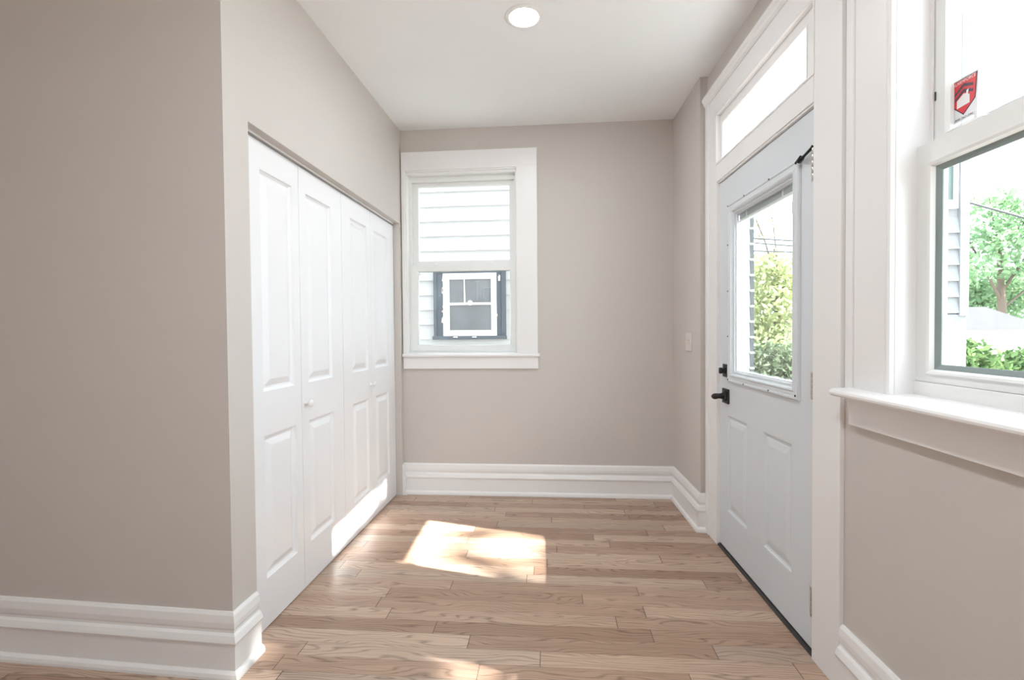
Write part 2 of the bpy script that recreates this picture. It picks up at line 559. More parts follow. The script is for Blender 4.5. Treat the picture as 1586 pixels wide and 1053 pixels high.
# ------------------------------------------------------------------ closet: two bifold doors of two leaves
ND = -.045
RING = [(.003, -.006), (.012, -.013), (.020, -.0135), (.046, -.002), (.050, -.001)]
leaves = [(1.772, 2.198, [(1.902, 2.142)]), (2.201, 2.650, [(2.265, 2.525)]),
          (2.653, 3.073, [(2.772, 3.015)]), (3.076, 3.520, [(3.135, 3.385)])]
for k, (nm, la) in enumerate((('door_2', 'white bifold closet door nearer the viewer, two folding leaves'),
                              ('door_3', 'white bifold closet door next to the end wall, two folding leaves'))):
    u0, u1 = leaves[2 * k][0], leaves[2 * k + 1][1]
    t = thing(nm, la, 'closet door', FL((u0 + u1) / 2, ND, 0), kind='structure')
    for (a, b, pans) in leaves[2 * k:2 * k + 2]:
        m = MB(FL)
        m.wall(a, b, .005, 2.013, ND, ND - .032, panels=[(p, q, z0, z1) for p, q in pans for z0, z1 in ((.205, .80), (.985, 1.90))], rings=RING)
        m.build('leaf', M['bifold'], t)
    ky = (2.232, 3.047)[k]
    m = MB(FL).lathe((ky, ND, .888), 1, [(0, .010), (.004, .009), (.010, .0065), (.016, .0075), (.020, .0135), (.026, .0175), (.032, .017), (.037, .012), (.039, .004)])
    m.build('knob', M['trim'], t)
m = MB(FL); m.box(OY0, OY1, ND - .022, ND + .004, OZ - .009, OZ, 0)
tag(m.build('closet_door_track', M['trim']), 'slim white track along the top of the closet opening', 'door track', kind='structure')

# ------------------------------------------------------------------ entry door: casing, jambs, transom bar
NC = .014
m = MB(FR)
m.box(1.69, 1.854, -.02, NC, 0, 2.425, .002)                       # near leg
m.box(2.814, 2.94, -.02, NC, 0, 2.425, .002)                       # far leg
m.box(2.938, 2.985, -.02, NC + .006, 0, 2.55, .004)               # far backband
m.box(1.69, 2.94, -.02, NC, 2.424, 2.54, .002)                    # head
m.profile([(-.01, 2.54), (NC + .002, 2.54), (NC + .012, 2.552), (NC + .014, 2.565), (NC + .022, 2.575), (NC + .022, 2.592), (-.01, 2.595)], 1.685, 2.99)
m.frame_rect(1.848, 2.820, 2.148, 2.432, [(0, NC - .004), (.0, NC + .003), (.008, NC + .004), (.012, NC - .002), (.012, -.012), (0, -.012)])
struct(m, 'trim_1', M['trim'], 'wide white casing around the entry door and transom', 'door trim')
m = MB(FR)
m.box(2.826, 2.85, -.139, .006, .0, 2.426, 0)
m.box(1.835, 1.859, -.139, .006, .0, 2.42, 0)
m.box(1.858, 2.827, -.139, .008, 2.044, 2.15, .003)
m.box(1.858, 2.827, -.02, .0135, 2.052, 2.152, .002)
struct(m, 'trim_2', M['trim'], 'white jambs and crossbar between the door and transom', 'door trim')
m = MB(FR); m.profile([(-.14, 0.001), (.009, 0.001), (.008, .006), (.0, .011), (-.14, .015)], 1.861, 2.825)
struct(m, 'trim_3', M['dark'], 'dark threshold under the entry door', 'threshold')

# transom light
t = thing('window_3', 'narrow transom window above the entry door', 'window', FR(2.34, -.03, 2.17), kind='structure')
m = MB(FR); m.wall(1.862, 2.824, 2.150, 2.424, -.006, -.05, holes=[(1.936, 2.775, 2.166, 2.369)])
m.frame_rect(1.936, 2.775, 2.166, 2.369, [(-.004, -.007), (-.004, -.003), (0, -.003), (.006, -.010), (.006, -.018), (-.004, -.018)])
m.build('sash', M['trim'], t)
m = MB(FR); m.box(1.936, 2.775, -.024, -.020, 2.166, 2.369)
m.build('pane', M['glass'], t)

# door leaf
NDR = -.004
t = thing('door_1', 'cool white half glazed entry door with black hardware', 'door', FR(2.34, NDR, 0), kind='structure')
LG = (2.03, 2.642, .975, 1.862)
DR = [(.006, -.001), (.010, -.006), (.016, -.008), (.024, -.008), (.028, -.006), (.055, -.001), (.059, -.001)]
m = MB(FR)
m.wall(1.866, 2.822, .018, 2.040, NDR, NDR - .044, holes=[LG], panels=[(2.03, 2.285, .228, .762), (2.455, 2.71, .230, .764)], rings=DR)
slab = m.build('door_leaf', M['door'], t)
m = MB(FR)
m.frame_rect(1.968, 2.675, .945, 1.888, [(0, NDR - .002), (0, NDR + .008), (.004, NDR + .013), (.010, NDR + .013), (.014, NDR + .009), (.030, NDR + .010),
                                         (.036, NDR + .014), (.042, NDR + .012), (.050, NDR - .006), (.066, NDR - .012), (.066, NDR - .03), (.058, NDR - .03), (.058, NDR - .002)])
lite = m.build('glazing_frame', M['door'], t)
m = MB(FR); m.box(2.03, 2.614, NDR - .022, NDR - .019, 1.0, 1.84)
m.build('pane', M['glass'], t)
m = MB(FR); m.box(2.03, 2.614, NDR - .040, NDR - .037, 1.0, 1.84)
m.build('pane', M['glass'], t)
m = MB(FR); m.frame_rect(2.016, 2.627, .993, 1.840, [(0, NDR - .012), (0, NDR - .007), (.005, NDR - .009), (.005, NDR - .014)]); m.build('gasket', M['gasket'], lite)
scr = [(2.681, 1.897), (2.682, 1.674), (2.682, 1.429), (2.682, 1.188), (2.664, .957), (2.468, .936), (2.208, .955), (1.985, .962), (2.463, 1.895), (2.206, 1.895)]
for (u, z) in scr:
    u = min(u, 2.6665); z = min(max(z, .953), 1.880)
    m = MB(FR).lathe((u, NDR + .012, z), 1, [(0, .0045), (.0022, .0042), (.0026, .002)], 10)
    m.build('screw', M['dark'], lite)
# blind raised between the panes
m = MB(FR); m.box(2.036, 2.61, NDR - .034, NDR - .024, 1.828, 1.852, .002)
bl = m.build('blind', M['blind_white'], t)
m = MB(FR)
for k in range(8):
    z = 1.795 + k * .004
    m.box(2.046, 2.606, NDR - .0345, NDR - .0245, z, z + .0026)
m.build('slats', M['blind'], bl)
m = MB(FR); m.box(2.042, 2.608, NDR - .034, NDR - .024, 1.780, 1.793, .002); m.build('bottom_rail', M['blind_white'], bl)
for u in (2.16, 2.52):
    m = MB(FR); m.box(u - .006, u + .006, NDR - .0236, NDR - .0226, 1.784, 1.830); m.build('ladder_tape', M['blind_white'], bl)
m = MB(FR); m.box(2.026, 2.050, NDR - .020, NDR - .004, 1.690, 1.742, .004); m.build('slider', M['door'], t)
for z in (1.694, 1.736):
    m = MB(FR); m.box(2.029, 2.034, NDR - .004, NDR - .002, z - .006, z + .006); m.build('slider_clip', M['dark'], t)
m = MB(FR); m.box(2.026, 2.038, NDR - .018, NDR - .010, 1.10, 1.20, .003); m.build('slider', M['door'], t)
for z in (1.108, 1.188):
    m = MB(FR); m.box(2.028, 2.034, NDR - .010, NDR - .007, z - .012, z + .012); m.build('slider_clip', M['dark'], t)
# deadbolt and lever
m = MB(FR); m.box(2.678, 2.750, NDR - .001, NDR + .009, .966, 1.036, .003)
db = m.build('deadbolt', M['black'], t)
m = MB(FR).lathe((2.714, NDR + .008, 1.001), 1, [(0, .017), (.006, .016), (.010, .011), (.018, .010)], 20)
m.box(2.704, 2.726, NDR + .022, NDR + .040, .984, 1.018, .006)
m.build('thumbturn', M['black'], db)
m = MB(FR); m.box(2.674, 2.756, NDR - .001, NDR + .010, .822, .902, .003)
hd = m.build('door_handle', M['black'], t)
m = MB(FR).lathe((2.715, NDR + .009, .862), 1, [(0, .029), (.006, .028), (.012, .019), (.022, .015), (.034, .014)], 20)
m.tube([(2.715, NDR + .040, .862), (2.718, NDR + .052, .861), (2.724, NDR + .056, .859), (2.734, NDR + .060, .857), (2.744, NDR + .061, .856)], [.014, .0155, .0165, .015, .011], 16)
m.build('lever', M['black'], hd)
for z0, z1 in ((1.775, 1.893), (.963, 1.066), (.148, .250)):
    m = MB(FR)
    for k in range(5):
        h = (z1 - z0) / 5
        m.lathe((1.872, NDR + .007, z0 + k * h + .0008), 2, [(0, .0058), (0.0015, .0068), (h - .003, .0068), (h - .0016, .0058)], 12)
    m.box(1.872, 1.898, NDR - .001, NDR + .0015, z0, z1)
    m.build('hinge', M['steel'], t)
m = MB(FR)
m.tube([(1.872, NDR + .008, 1.899), (1.876, NDR + .012, 1.892), (1.91, NDR + .02, 1.876), (1.925, NDR + .022, 1.871)], [.007, .006, .005, .007], 10)
m.tube([(1.925, NDR + .022, 1.873), (1.946, NDR + .020, 1.867)], [.010, .009], 10)
m.tube([(1.940, NDR + .018, 1.884), (1.985, NDR + .012, 1.874)], [.0045, .0055], 10)
m.build('door_stop', M['black'], t)

# ------------------------------------------------------------------ back window
t = thing('window_1', 'white double hung sash window in the end wall', 'window', FB(-.6, 0, 1.0), kind='structure')
m = MB(FB)
m.box(-1.109, -1.086, -.01, .018, 1.05, 2.43, .002)
m.box(-.246, -.095, -.01, .018, 1.05, 2.43, .002)
m.box(-1.109, -.095, -.01, .018, 2.429, 2.565, .002)
m.box(-1.090, -1.076, -.01, .010, 1.05, 2.425, .002)
m.box(-1.09, -.245, -.01, .010, 2.418, 2.43, .002)
m.build('casing', M['trim'], t)
m = MB(FB); m.profile([(-.06, 1.034), (.030, 1.034), (.036, 1.040), (.037, 1.048), (.034, 1.056), (.028, 1.060), (-.02, 1.062), (-.06, 1.066)], -1.112, -.083)
m.build('window_sill', M['trim'], t)
m = MB(FB); m.box(-1.109, -.095, -.01, .018, .947, 1.036, .002); m.build('apron', M['trim'], t)
m = MB(FB)
m.wall(-1.084, -.246, 1.041, 2.429, .0, -.118, holes=[(-1.072, -.256, 1.066, 2.400)])
m.wall(-1.074, -.254, 1.060, 2.405, -.045, -.115, holes=[(-1.052, -.268, 1.078, 2.360)])
m.build('window_frame', M['vinyl'], t)
m = MB(FB); m.wall(-1.056, -.264, 1.720, 2.364, -.074, -.108, holes=[(-1.006, -.306, 1.764, 2.330)])
us_ = m.build('upper_sash', M['vinyl'], t)
m = MB(FB); m.box(-1.006, -.306, -.092, -.088, 1.764, 2.330); m.build('pane', M['glass'], us_)
m = MB(FB); m.wall(-1.062, -.260, 1.080, 1.730, -.040, -.072, holes=[(-1.006, -.300, 1.122, 1.684)])
m.frame_rect(-1.008, -.298, 1.120, 1.686, [(0, -.041), (0, -.038), (.006, -.044), (.006, -.055), (0, -.055)])
ls_ = m.build('lower_sash', M['vinyl'], t)
m = MB(FB); m.box(-1.006, -.300, -.058, -.054, 1.122, 1.684); m.build('pane', M['glass'], ls_)
m = MB(FB); m.box(-1.004, -.302, -.053, -.050, 1.677, 1.682); m.build('gasket', M['gasket'], ls_)
m = MB(FB); m.box(-1.004, -.302, -.053, -.048, 1.122, 1.127); m.build('gasket', M['gasket'], ls_)
for u in (-.878, -.440):
    m = MB(FB); m.box(u - .022, u + .022, -.060, -.042, 1.728, 1.738, .003)
    m.box(u - .004, u + .004, -.056, -.046, 1.736, 1.756, .002)
    m.build('sash_latch', M['vinyl'], ls_)
m = MB(FB); m.box(-1.000, -.985, -.050, -.038, 1.655, 1.672, .003); m.build('tilt_latch', M['vinyl'], ls_)

# ------------------------------------------------------------------ large right window
t = thing('window_2', 'large white double hung window at right above a deep sill', 'window', FR(1.05, 0, 1.0), kind='structure')
Y0W = .56
m = MB(FR)
m.box(1.634, 1.672, -.01, .012, 1.03, 2.60, .004)                 # outer backband
m.box(1.484, 1.622, -.01, .014, 1.03, 2.47, .002)                 # board
m.box(1.618, 1.640, -.01, .005, 1.03, 2.60, .001)
m.profile_v([(1.486, -.01), (1.486, .010), (1.482, .0145), (1.474, .0155), (1.468, .012), (1.466, .004), (1.466, -.01)], 1.03, 2.42)
m.box(Y0W - .16, 1.622, -.01, .014, 2.42, 2.56, .002)
m.box(Y0W - .21, 1.672, -.01, .020, 2.555, 2.60, .004)
m.box(Y0W - .16, Y0W + .0, -.01, .014, 1.03, 2.42, .002)
m.build('casing', M['trim'], t)
m = MB(FR)
m.profile([(-.058, 1.012), (.055, 1.008), (.066, 1.010), (.072, 1.016), (.073, 1.022), (.070, 1.028), (.062, 1.033), (.05, 1.034), (-.058, 1.040)], Y0W - .19, 1.650)
m.build('window_sill', M['trim'], t)
m = MB(FR); m.box(Y0W - .16, 1.640, -.01, .018, .917, 1.010, .002); m.build('apron', M['trim'], t)
m = MB(FR)
m.wall(Y0W + .001, 1.469, 1.021, 2.419, .0, -.139, holes=[(Y0W + .012, 1.464, 1.036, 2.405)])
m.box(1.455, 1.466, -.092, -.088, 1.04, 2.405)
m.box(Y0W + .01, 1.468, -.095, -.05, 1.030, 1.077, .002)
m.build('window_frame', M['trim'], t)
m = MB(FR); m.wall(Y0W + .012, 1.470, 1.715, 2.405, -.094, -.128, holes=[(Y0W + .06, 1.412, 1.760, 2.35)])
m.frame_rect(Y0W + .056, 1.416, 1.756, 2.354, [(0, -.095), (0, -.090), (.008, -.098), (.008, -.108), (0, -.108)])
us_ = m.build('upper_sash', M['vinyl'], t)
m = MB(FR); m.box(Y0W + .06, 1.412, -.114, -.110, 1.760, 2.35); m.build('pane', M['glass'], us_)
m = MB(FR); m.box(1.449, 1.453, -.0935, -.0915, 1.86, 1.885, .001); m.build('jamb_catch', M['dark'], us_)
m = MB(FR); m.wall(Y0W + .012, 1.470, 1.078, 1.736, -.056, -.088, holes=[(Y0W + .06, 1.416, 1.106, 1.674)])
m.frame_rect(Y0W + .056, 1.420, 1.102, 1.678, [(0, -.057), (0, -.050), (.007, -.053), (.012, -.064), (.012, -.078), (0, -.078)])
ls_ = m.build('lower_sash', M['vinyl'], t)
m = MB(FR); m.box(Y0W + .06, 1.416, -.078, -.074, 1.106, 1.674); m.build('pane', M['glass'], ls_)
m = MB(FR); m.frame_rect(Y0W + .066, 1.410, 1.112, 1.668, [(-.003, -.0735), (-.003, -.062), (.004, -.064), (.016, -.070), (.016, -.0735)]); m.build('gasket', M['gasket'], ls_)
for u in (1.295, .75):
    m = MB(FR); m.box(u - .032, u + .032, -.082, -.060, 1.734, 1.744, .004)
    m.box(u - .005, u + .005, -.076, -.066, 1.742, 1.764, .002)
    m.build('sash_latch', M['vinyl'], ls_)

# unseen window, added to bring more daylight into the room
t = thing('fill_window_4', 'added unseen window behind the viewer, letting in fill daylight', 'window', FR(-1.05, 0, 1.0), kind='structure')
m = MB(FR); m.wall(-1.349, -.551, 1.021, 2.419, -.05, -.10, holes=[(-1.3, -.6, 1.07, 1.70), (-1.3, -.6, 1.75, 2.37)])
m.build('sash', M['vinyl'], t)
m = MB(FR); m.wall(-1.50, -.40, .95, 2.57, .016, .0, holes=[(-1.35, -.55, 1.02, 2.42)]); m.build('casing', M['trim'], t)

# ------------------------------------------------------------------ sticker on the upper pane
NS = -.1095
t = thing('window_sticker', 'red shield security sticker on the upper pane of the right window', 'sticker', FR(1.38, NS, 1.775))
m = MB(FR); m.prism([(1.424, 1.775), (1.420, 1.891), (1.337, 1.889), (1.341, 1.776)], NS - .0003, NS); m.build('film', M['film'], t)
SH = [(1.4165, 1.887), (1.341, 1.885), (1.346, 1.820), (1.381, 1.790), (1.4170, 1.823)]
m = MB(FR); m.prism(SH, NS, NS + .0004); m.build('border', M['ink'], t)
cx_, cz_ = 1.3795, 1.846
m = MB(FR); m.prism([(cx_ + (u - cx_) * .93, cz_ + (z - cz_) * .94) for u, z in SH], NS + .0004, NS + .0007); m.build('shield', M['red'], t)
st = lambda s, q: (1.4165 - .0745 * s, 1.887 - .0635 * q)
m = MB(FR)
for o in (0.0, .24):
    m.prism([st(*p) for p in ((.13, .50 + o), (.13, .62 + o), (.48, .36 + o), (.86, .52 + o), (.86, .40 + o), (.48, .23 + o))], NS + .0007, NS + .0010)
m.build('roof_chevrons', M['ink'], t)
m = MB(FR); m.prism([st(*p) for p in ((.22, .85), (.22, 1.17), (.73, 1.14), (.73, .80), (.665, .75), (.69, .56), (.60, .58), (.60, .70), (.49, .66))], NS + .0010, NS + .0013)
m.build('house_emblem', M['white_ink'], t)


def lettering(txt, u_left, z_base, width, height, n, mat, parent, name='lettering'):
    cu = bpy.data.curves.new('lettering_curve', 'FONT')
    cu.body = txt
    cu.extrude = 0.0
    cu.align_x = 'LEFT'
    tmp = bpy.data.objects.new('lettering_tmp', cu)
    COL.objects.link(tmp)
    bpy.context.view_layer.update()
    me = bpy.data.meshes.new_from_object(tmp.evaluated_get(bpy.context.evaluated_depsgraph_get()))
    bpy.data.objects.remove(tmp)
    co = np.array([v.co[:] for v in me.vertices])
    mn, mxx = co.min(0), co.max(0)
    base = ROOT_AT[parent.name]
    for v in me.vertices:
        s = (v.co.x - mn[0]) / (mxx[0] - mn[0]) * width
        q = (v.co.y - mn[1]) / (mxx[1] - mn[1]) * height
        v.co = Vector(FR(u_left - s, n, z_base + q)) - base
    me.materials.append(mat)
    o = bpy.data.objects.new(name, me)
    COL.objects.link(o)
    o.parent = parent
    return o


lettering('ALARMFORCE', 1.413, 1.8745, .068, .0085, NS + .0012, M['white_ink'], t)
lettering('1-800-267-2001', 1.413, 1.7800, .064, .0055, NS + .0006, M['ink'], t)

# ------------------------------------------------------------------ light switch and ceiling light
t = thing('light_switch', 'white double light switch plate on the pier beside the door', 'light switch', FR(3.215, .043, 1.145))
m = MB(FR); m.box(3.155, 3.275, .043, .049, 1.085, 1.205, .003); m.build('switch_plate', M['plate'], t)
for u in (3.190, 3.240):
    m = MB(FR); m.prism([(u - .005, 1.133), (u + .005, 1.133), (u + .005, 1.157), (u - .005, 1.157)], .049, .0505)
    m.box(u - .004, u + .004, .049, .062, 1.147, 1.156, .002)
    m.build('toggle', M['plate'], t)


def can_light(name, label, x, y, lens='lens'):
    t = thing(name, label, 'ceiling light', (x, y, ZC), group='recessed ceiling lights')
    m = MB(); m.lathe((x, y, ZC), 2, [(0.02, .060), (.0, .064), (-.002, .0645), (-.007, .070), (-.0075, .086), (-.004, .091), (.0, .092), (.02, .092)], 48)
    m.build('trim_ring', M['trim'], t)
    m = MB(); m.lathe((x, y, ZC), 2, [(.0, .0615), (-.0085, .0615), (-.0105, .052), (-.0115, .03), (-.0118, .004)], 48)
    m.build('lens', M[lens], t)
    return t


can_light('recessed_light', 'lit round recessed light in the ceiling above the closet passage', -.118, 2.342)
can_light('recessed_light', 'added fill lamp shaped as a recessed light, unseen above the viewer', -.05, .50, 'lens_fill')  # added lamp out of view, brightens the near part of the room
can_light('recessed_light', 'added fill lamp shaped as a recessed light, unseen behind the viewer', -.05, -1.30, 'lens_fill')  # second added fill lamp, also out of view

# ------------------------------------------------------------------ outside
ZG = -.9
m = MB(); m.box(-30, 60, -30, 70, ZG - .2, ZG)
struct(m, 'ground', M['grass'], 'pale gravel ground outside the windows', 'ground', (0, 0, ZG))


def lap_profile(z_edges, n_out=.018):
    """zigzag of lapped boards: each bottom edge stands proud of the board below"""
    pts = []
    for a, b in zip(z_edges, z_edges[1:]):
        pts += [(n_out, a), (0.002, b)]
    return pts


YN = D + 2.0
def FH(u, n, z): return (u, YN - n, z)


t = thing('neighbour_house', 'white clapboard house next door with a weathered grey window', 'house', (-1.0, YN, ZG))
edges = [1.132 + .1714 * k for k in range(-11, 26)]
pr = lap_profile([max(e, ZG) for e in edges])
m = MB(FH)
x0, x1 = -6.0, 2.21
for (n0, za), (n1, zb) in zip(pr, pr[1:]):
    m.quad((x0, n0, za), (x1, n0, za), (x1, n1, zb), (x0, n1, zb))
m.box(x0, x1, -3.0, -.002, ZG, edges[-1])
m.build('siding_wall', M['siding'], t)
m = MB(FH); m.box(2.205, 2.24, -.06, .03, ZG, 2.95)
cb = m.build('corner_board', M['old_trim'], t)
for e in edges:
    if 0.2 < e < 2.9:
        m = MB(FH); m.box(2.200, 2.246, -.03, .034, e - .012, e + .012); m.build('corner_cap', M['siding'], cb)
m = MB(FH)
m.box(-1.358, -1.322, 0, .050, 1.16, 1.938, .004); m.box(-1.326, -1.245, 0, .038, 1.16, 1.938, .004)
m.box(-.622, -.560, 0, .038, 1.16, 1.938, .004); m.box(-.564, -.513, 0, .050, 1.16, 1.938, .004)
m.box(-1.358, -.513, 0, .044, 1.893, 1.938, .004)
m.box(-1.372, -.505, 0, .065, 1.130, 1.170, .006)
tr_ = m.build('window_trim', M['old_trim'], t)
rnd = random.Random(3)
for k in range(9):
    m = MB(FH)
    u = rnd.choice((-.62 + .02 * rnd.random(), -1.25 + .01 * rnd.random())); z = 1.2 + .68 * rnd.random(); s = .008 + .012 * rnd.random()
    m.prism([(u - s, z - s), (u + s * .7, z - 1.4 * s), (u + s, z + 1.6 * s), (u - .5 * s, z + 2 * s)], .036, .0395)
    m.build('bare_patch', M['sash_cream'], tr_)
m = MB(FH)
m.prism([(-.600, 1.80), (-.578, 1.80), (-.575, 1.86), (-.585, 1.872), (-.602, 1.85)], .036, .0405)
m.build('bare_patch', M['sash_cream'], tr_)
for u in (-1.10, -.88):
    m = MB(FH)
    m.prism([(u - .03, 1.152), (u + .03, 1.150), (u + .02, 1.166), (u - .02, 1.163)], .060, .0665)
    m.build('bare_patch', M['sash_cream'], tr_)
m = MB(FH)
m.wall(-1.246, -.620, 1.168, 1.895, .034, 0, holes=[(-1.172, -.686, 1.236, 1.528), (-1.172, -.686, 1.556, 1.826)])
m.frame_rect(-1.246, -.620, 1.168, 1.895, [(0, .01), (0, .044), (.022, .042), (.03, .01)])
fr_ = m.build('window_frame', M['sash_cream'], t)
m = MB(FH); m.box(-1.18, -.68, -.001, .024, 1.23, 1.53); m.box(-1.18, -.68, -.001, .024, 1.55, 1.83); m.build('pane', M['pane_reflect'], fr_)
m = MB(FH); m.prism([(-1.003, 1.556), (-.985, 1.556), (-.992, 1.826), (-1.004, 1.826)], .024, .028); m.build('curtain', M['sash_cream'], fr_)
m = MB(FH); m.box(-.852, -.844, .024, .027, 1.585, 1.80); m.box(-.872, -.822, .024, .027, 1.798, 1.806); m.box(-.776, -.768, .024, .027, 1.60, 1.726); m.box(-.776, -.690, .024, .027, 1.722, 1.730); m.build('inner_lattice', M['gasket'], fr_)
m = MB(FH); m.lathe((-.93, .030, 1.552), 1, [(0, .03), (.012, .03), (.014, .02)], 16); m.build('sash_lock', M['sash_cream'], fr_)

YW = 5.0
def FW(u, n, z): return (u, YW - n, z)


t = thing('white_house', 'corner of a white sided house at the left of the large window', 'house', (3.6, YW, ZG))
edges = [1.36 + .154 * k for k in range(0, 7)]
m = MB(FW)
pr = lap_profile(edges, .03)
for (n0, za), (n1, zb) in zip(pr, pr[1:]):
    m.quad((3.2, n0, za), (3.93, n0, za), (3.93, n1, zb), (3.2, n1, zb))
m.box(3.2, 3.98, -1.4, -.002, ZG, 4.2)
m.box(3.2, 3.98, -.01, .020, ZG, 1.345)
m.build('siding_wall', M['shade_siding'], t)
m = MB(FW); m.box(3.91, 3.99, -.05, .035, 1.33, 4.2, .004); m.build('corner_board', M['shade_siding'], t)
m = MB(FW); m.wall(3.3, 3.885, 2.36, 3.6, .04, 0, holes=[(3.36, 3.86, 2.44, 3.55)]); wf_ = m.build('window_frame', M['siding'], t)
m = MB(FW); m.box(3.355, 3.865, .004, .01, 2.43, 3.555); m.build('pane', M['pane_green'], wf_)
m = MB(FW); m.prism([(3.60, 2.44), (3.72, 2.44), (3.66, 3.5), (3.60, 3.5)], .010, .018); m.build('curtain', M['siding'], wf_)

t = thing('garage', 'low garage with a grey shingled hip roof behind the hedge', 'garage', (10.5, 14.4, ZG))
m = MB(); m.box(6.5, 12.2, 13.3, 16.0, ZG, 1.05); m.build('wall', M['siding'], t)
m = MB()
ev = [(6.0, 13.0, 1.13), (12.45, 13.0, 1.13), (12.45, 16.3, 1.13), (6.0, 16.3, 1.13)]
rg = [(6.9, 13.95, 1.75), (11.62, 13.95, 1.75)]
m.quad(ev[0], ev[1], rg[1], rg[0]); m.quad(ev[2], ev[3], rg[0], rg[1])
for tri in ((ev[1], ev[2], rg[1]), (ev[3], ev[0], rg[0])):
    m.bm.faces.new([m.bm.verts.new(p) for p in tri])
m.quad(*ev[::-1])
m.build('roof', M['shingle'], t)
m = MB(); m.wall(6.02, 12.43, 13.02, 16.28, 1.13, 1.03)
for v in m.bm.verts: v.co = Vector((v.co.x, v.co.z, v.co.y))
m.build('fascia', M['siding'], t)

t = thing('fence', 'weathered board fence behind the hedge', 'fence', (7.5, 8.6, ZG))
m = MB()
for k in range(34):
    x = 5.6 + k * .15
    m.box(x, x + .14, 8.58, 8.605, ZG, .66 + .01 * ((k * 7) % 3), .003)
m.build('boards', M['fence'], t)
m = MB()
for z in (-.5, .5): m.box(5.6, 10.7, 8.605, 8.65, z, z + .08)
m.build('rails', M['fence'], t)


def leaf_mesh(name, mat, centres, n, size, parent=None, seed=1, loc=(0, 0, 0), up_bias=0.3):
    """a crown of small leaf blades scattered in the given ellipsoids (x, y, z, rx, ry, rz, weight)"""
    rg = np.random.default_rng(seed)
    cs = np.array(centres, float)
    w = cs[:, 6] / cs[:, 6].sum()
    idx = rg.choice(len(cs), n, p=w)
    v = rg.normal(size=(n, 3)); v /= np.linalg.norm(v, axis=1)[:, None]
    rad = rg.random(n) ** (1 / 2.2)
    c = cs[idx, :3] + v * rad[:, None] * cs[idx, 3:6]
    a = rg.normal(size=(n, 3)); a /= np.linalg.norm(a, axis=1)[:, None]
    b = rg.normal(size=(n, 3)); b[:, 2] += up_bias
    b -= a * (a * b).sum(1)[:, None]; b /= np.linalg.norm(b, axis=1)[:, None]
    s = size * (.6 + .8 * rg.random(n))[:, None]
    V = np.stack([c - a * s, c + b * s * .45, c + a * s, c - b * s * .45], 1).reshape(-1, 3) - np.array(loc)
    Fc = np.arange(4 * n).reshape(-1, 4)
    me = bpy.data.meshes.new(name)
    me.from_pydata(V.tolist(), [], Fc.tolist())
    me.materials.append(mat)
    o = bpy.data.objects.new(name, me)
    COL.objects.link(o)
    if parent: o.parent = parent
    else: o.location = loc
    return o


def tree(name, label, base, height, crown, n, size, mat, seed, branches):
    t = thing(name, label, 'tree', (base[0], base[1], ZG))
    m = MB(); m.tube([(base[0], base[1], ZG), (base[0] + .1, base[1], ZG + height * .4), (base[0] + .05, base[1] + .1, ZG + height * .75)], [.16, .12, .05], 10)
    m.build('trunk', M['bark'], t)
    for p0, p1, r in branches:
        p0, p1 = Vector(p0), Vector(p1)
        mid = (p0 + p1) / 2 + Vector((0.05, .05, .12))
        m = MB(); m.tube([p0, mid, p1], [r, r * .7, r * .25], 6); m.build('branch', M['bark'], t)
    leaf_mesh('foliage', mat, crown, n, size, t, seed, (base[0], base[1], ZG))
    return t


# tree seen through the door
tree('leafy_tree', 'yellow green tree seen through the door glass', (5.6, 12.6), 5.5,
     [(5.3, 12.5, 1.8, 1.3, .9, .8, 3), (5.0, 12.4, .9, 1.2, .8, .8, 3), (5.9, 12.8, 2.4, 1.1, .9, .7, 2), (5.2, 12.5, 2.7, .8, .8, .5, 1.0), (4.4, 12.5, 1.3, .6, .6, .9, 1), (5.4, 12.4, 3.9, 1.2, .8, .6, .22)],
     5200, .085, M['leaf_yellow'], 11,
     [((5.68, 12.6, 2.2), (4.9, 12.4, 4.3), .03), ((5.65, 12.6, 1.8), (6.3, 12.5, 3.9), .03), ((5.66, 12.6, 2.8), (5.3, 12.4, 4.6), .02), ((5.3, 12.5, 3.4), (4.7, 12.4, 3.6), .012)])
# trees seen through the window
tree('leafy_tree', 'bright green spreading tree above the garage roof', (15.0, 17.5), 7.0,
     [(15.6, 17.2, 4.6, 1.6, 1.2, 1.0, 3), (14.2, 17.0, 4.0, 1.0, .9, .7, 1.2), (16.2, 17.3, 3.2, 1.6, 1.2, .8, 2), (13.6, 16.9, 3.1, .7, .8, .5, .5), (14.6, 17, 5.3, 1.3, 1, .5, .8), (17.5, 17.5, 5.0, 1.5, 1.2, 1.4, 2)],
     4200, .11, M['leaf_green'], 21,
     [((15.1, 17.5, 2.0), (13.3, 17.0, 4.6), .05), ((15.1, 17.5, 2.4), (16.6, 17.2, 4.9), .05), ((15.05, 17.5, 3.0), (14.3, 17.1, 5.6), .035), ((14.2, 17.2, 3.4), (13.0, 17.0, 3.6), .02), ((15.1, 17.5, 1.8), (17.0, 17.3, 3.4), .04)])
tree('leafy_tree', 'dense darker green tree directly behind the garage', (15.2, 19.0), 4.5,
     [(15.3, 19.0, 2.3, 1.1, .9, 1.0, 3), (17.0, 19.2, 2.4, 1.2, 1, 1.1, 3), (14.5, 18.8, 1.9, .7, .7, .6, 1)],
     4200, .11, M['leaf_green'], 22, [])


def hedge(name, label, boxes, n, size, mat, seed, loc):
    o = leaf_mesh(name, mat, boxes, n, size, None, seed, loc)
    return tag(o, label, 'hedge')


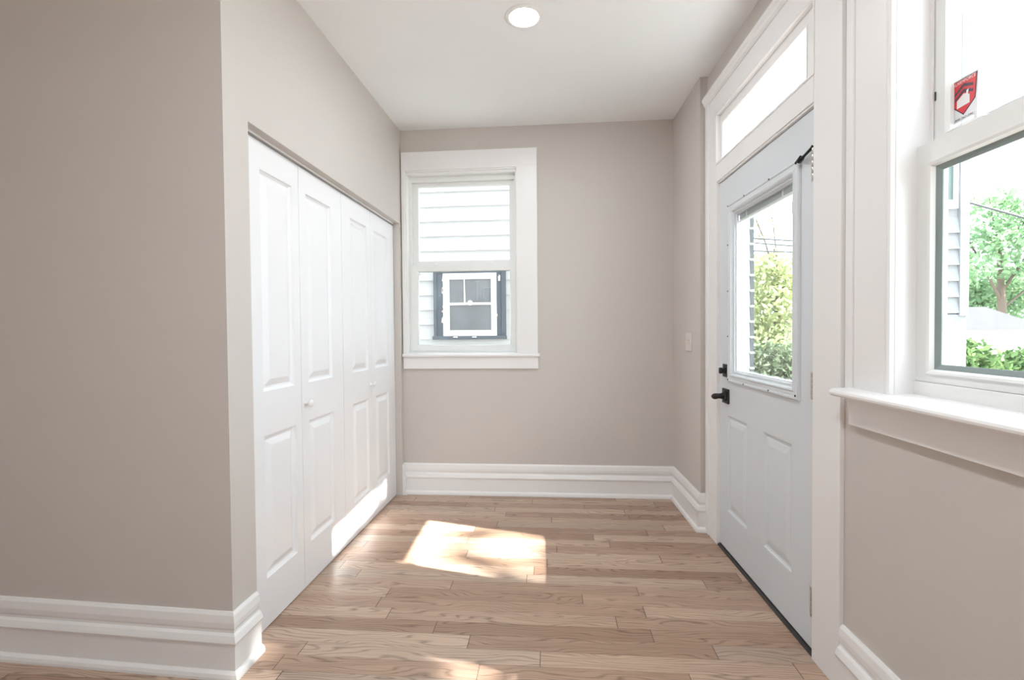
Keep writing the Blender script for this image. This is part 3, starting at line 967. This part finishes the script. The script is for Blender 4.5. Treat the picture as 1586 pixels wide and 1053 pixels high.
hedge('hedge', 'bushy green hedge in front of the garage', [(5.5, 7.4, .60, .6, .5, .58, 2), (6.0, 7.5, .48, .5, .5, .6, 1.5), (5.2, 7.4, -.1, .7, .5, .8, 2), (6.1, 7.4, -.3, .7, .5, .6, 2)], 9000, .06, M['leaf_hedge'], 31, (5.6, 7.4, ZG))
hedge('hedge', 'lower dark hedge beside the board fence', [(7.4, 8.05, .38, .7, .4, .55, 2), (8.3, 8.1, .3, .6, .4, .55, 2), (7.6, 8.05, -.4, .9, .4, .6, 2)], 7000, .06, M['leaf_hedge'], 32, (7.7, 8.05, ZG))
hedge('shrub', 'pale grey green shrub at the bottom of the door glass', [(3.1, 7.3, .55, .6, .4, .5, 2), (3.6, 7.4, .5, .5, .4, .55, 1.5), (3.0, 7.3, -.1, .7, .5, .8, 2), (3.7, 7.4, -.3, .6, .5, .7, 2)], 9000, .045, M['leaf_shrub'], 33, (3.2, 7.3, ZG))['category'] = 'shrub'


def wire(label, p0, p1, sag, r):
    p0, p1 = Vector(p0), Vector(p1)
    pts = [p0.lerp(p1, k / 16) - Vector((0, 0, sag * 4 * (k / 16) * (1 - k / 16))) for k in range(17)]
    m = MB(); m.tube(pts, r, 6)
    tag(m.build('power_line', M['cable']), label, 'cable')


wire('thick black cable sloping down across the right window', (4.6, 10.0, 4.72), (14.5, 10.0, 1.50), 0.0, .020)
wire('thin cable rising to the right above the thick cable', (6.89, 10.6, 3.84), (13.78, 10.6, 5.67), 0.0, .010)
wire('upper of the three thin cables seen through the door', (2.6, 10.0, 3.14), (6.2, 10.0, 2.83), .0, .014)
wire('middle of the three thin cables seen through the door', (2.6, 10.0, 3.10), (6.2, 10.0, 2.72), .02, .014)
wire('lowest of the three thin cables seen through the door', (2.6, 10.0, 2.84), (6.2, 10.0, 2.66), .0, .014)

# street tree on the sunny side, whose crown breaks up the sunlight in the room
q = Vector(FR(2.2, 0, 1.4)) - SUN_DIR * 12.0
q2 = Vector(FR(1.1, 0, 1.5)) - SUN_DIR * 6.5
q3 = Vector(FR(1.45, -.05, 2.05)) - SUN_DIR * 6.0
tree('leafy_tree', 'tall street tree on the sunny side of the house', (q.x + .6, q.y - 1.6), 8.0,
     [(q.x, q.y, q.z, 1.6, 1.6, 1.6, 1.0)], 190, .19, M['leaf_green'], 41, [((q.x + .7, q.y - 1.6, 5.0), (q.x + .2, q.y, q.z), .06)])
tree('leafy_tree', 'fuller street tree standing nearer the road on the sunny side', (q2.x + .6, q2.y - .9), 6.0,
     [(q2.x + .2, q2.y - .30, q2.z + .1, 1.3, .62, 1.25, 3.8), (q3.x, q3.y, q3.z, .36, .30, .45, .8)], 900, .14, M['leaf_green'], 52, [])
q = Vector((-.6, YN, 1.6)) - SUN_DIR * 9.0
tree('leafy_tree', 'tall tree beyond the gap between the two houses', (q.x + 1.0, q.y + .8), 9.0,
     [(q.x, q.y, q.z, 2.2, 1.6, 2.2, 1.0)], 1500, .2, M['leaf_green'], 43, [])
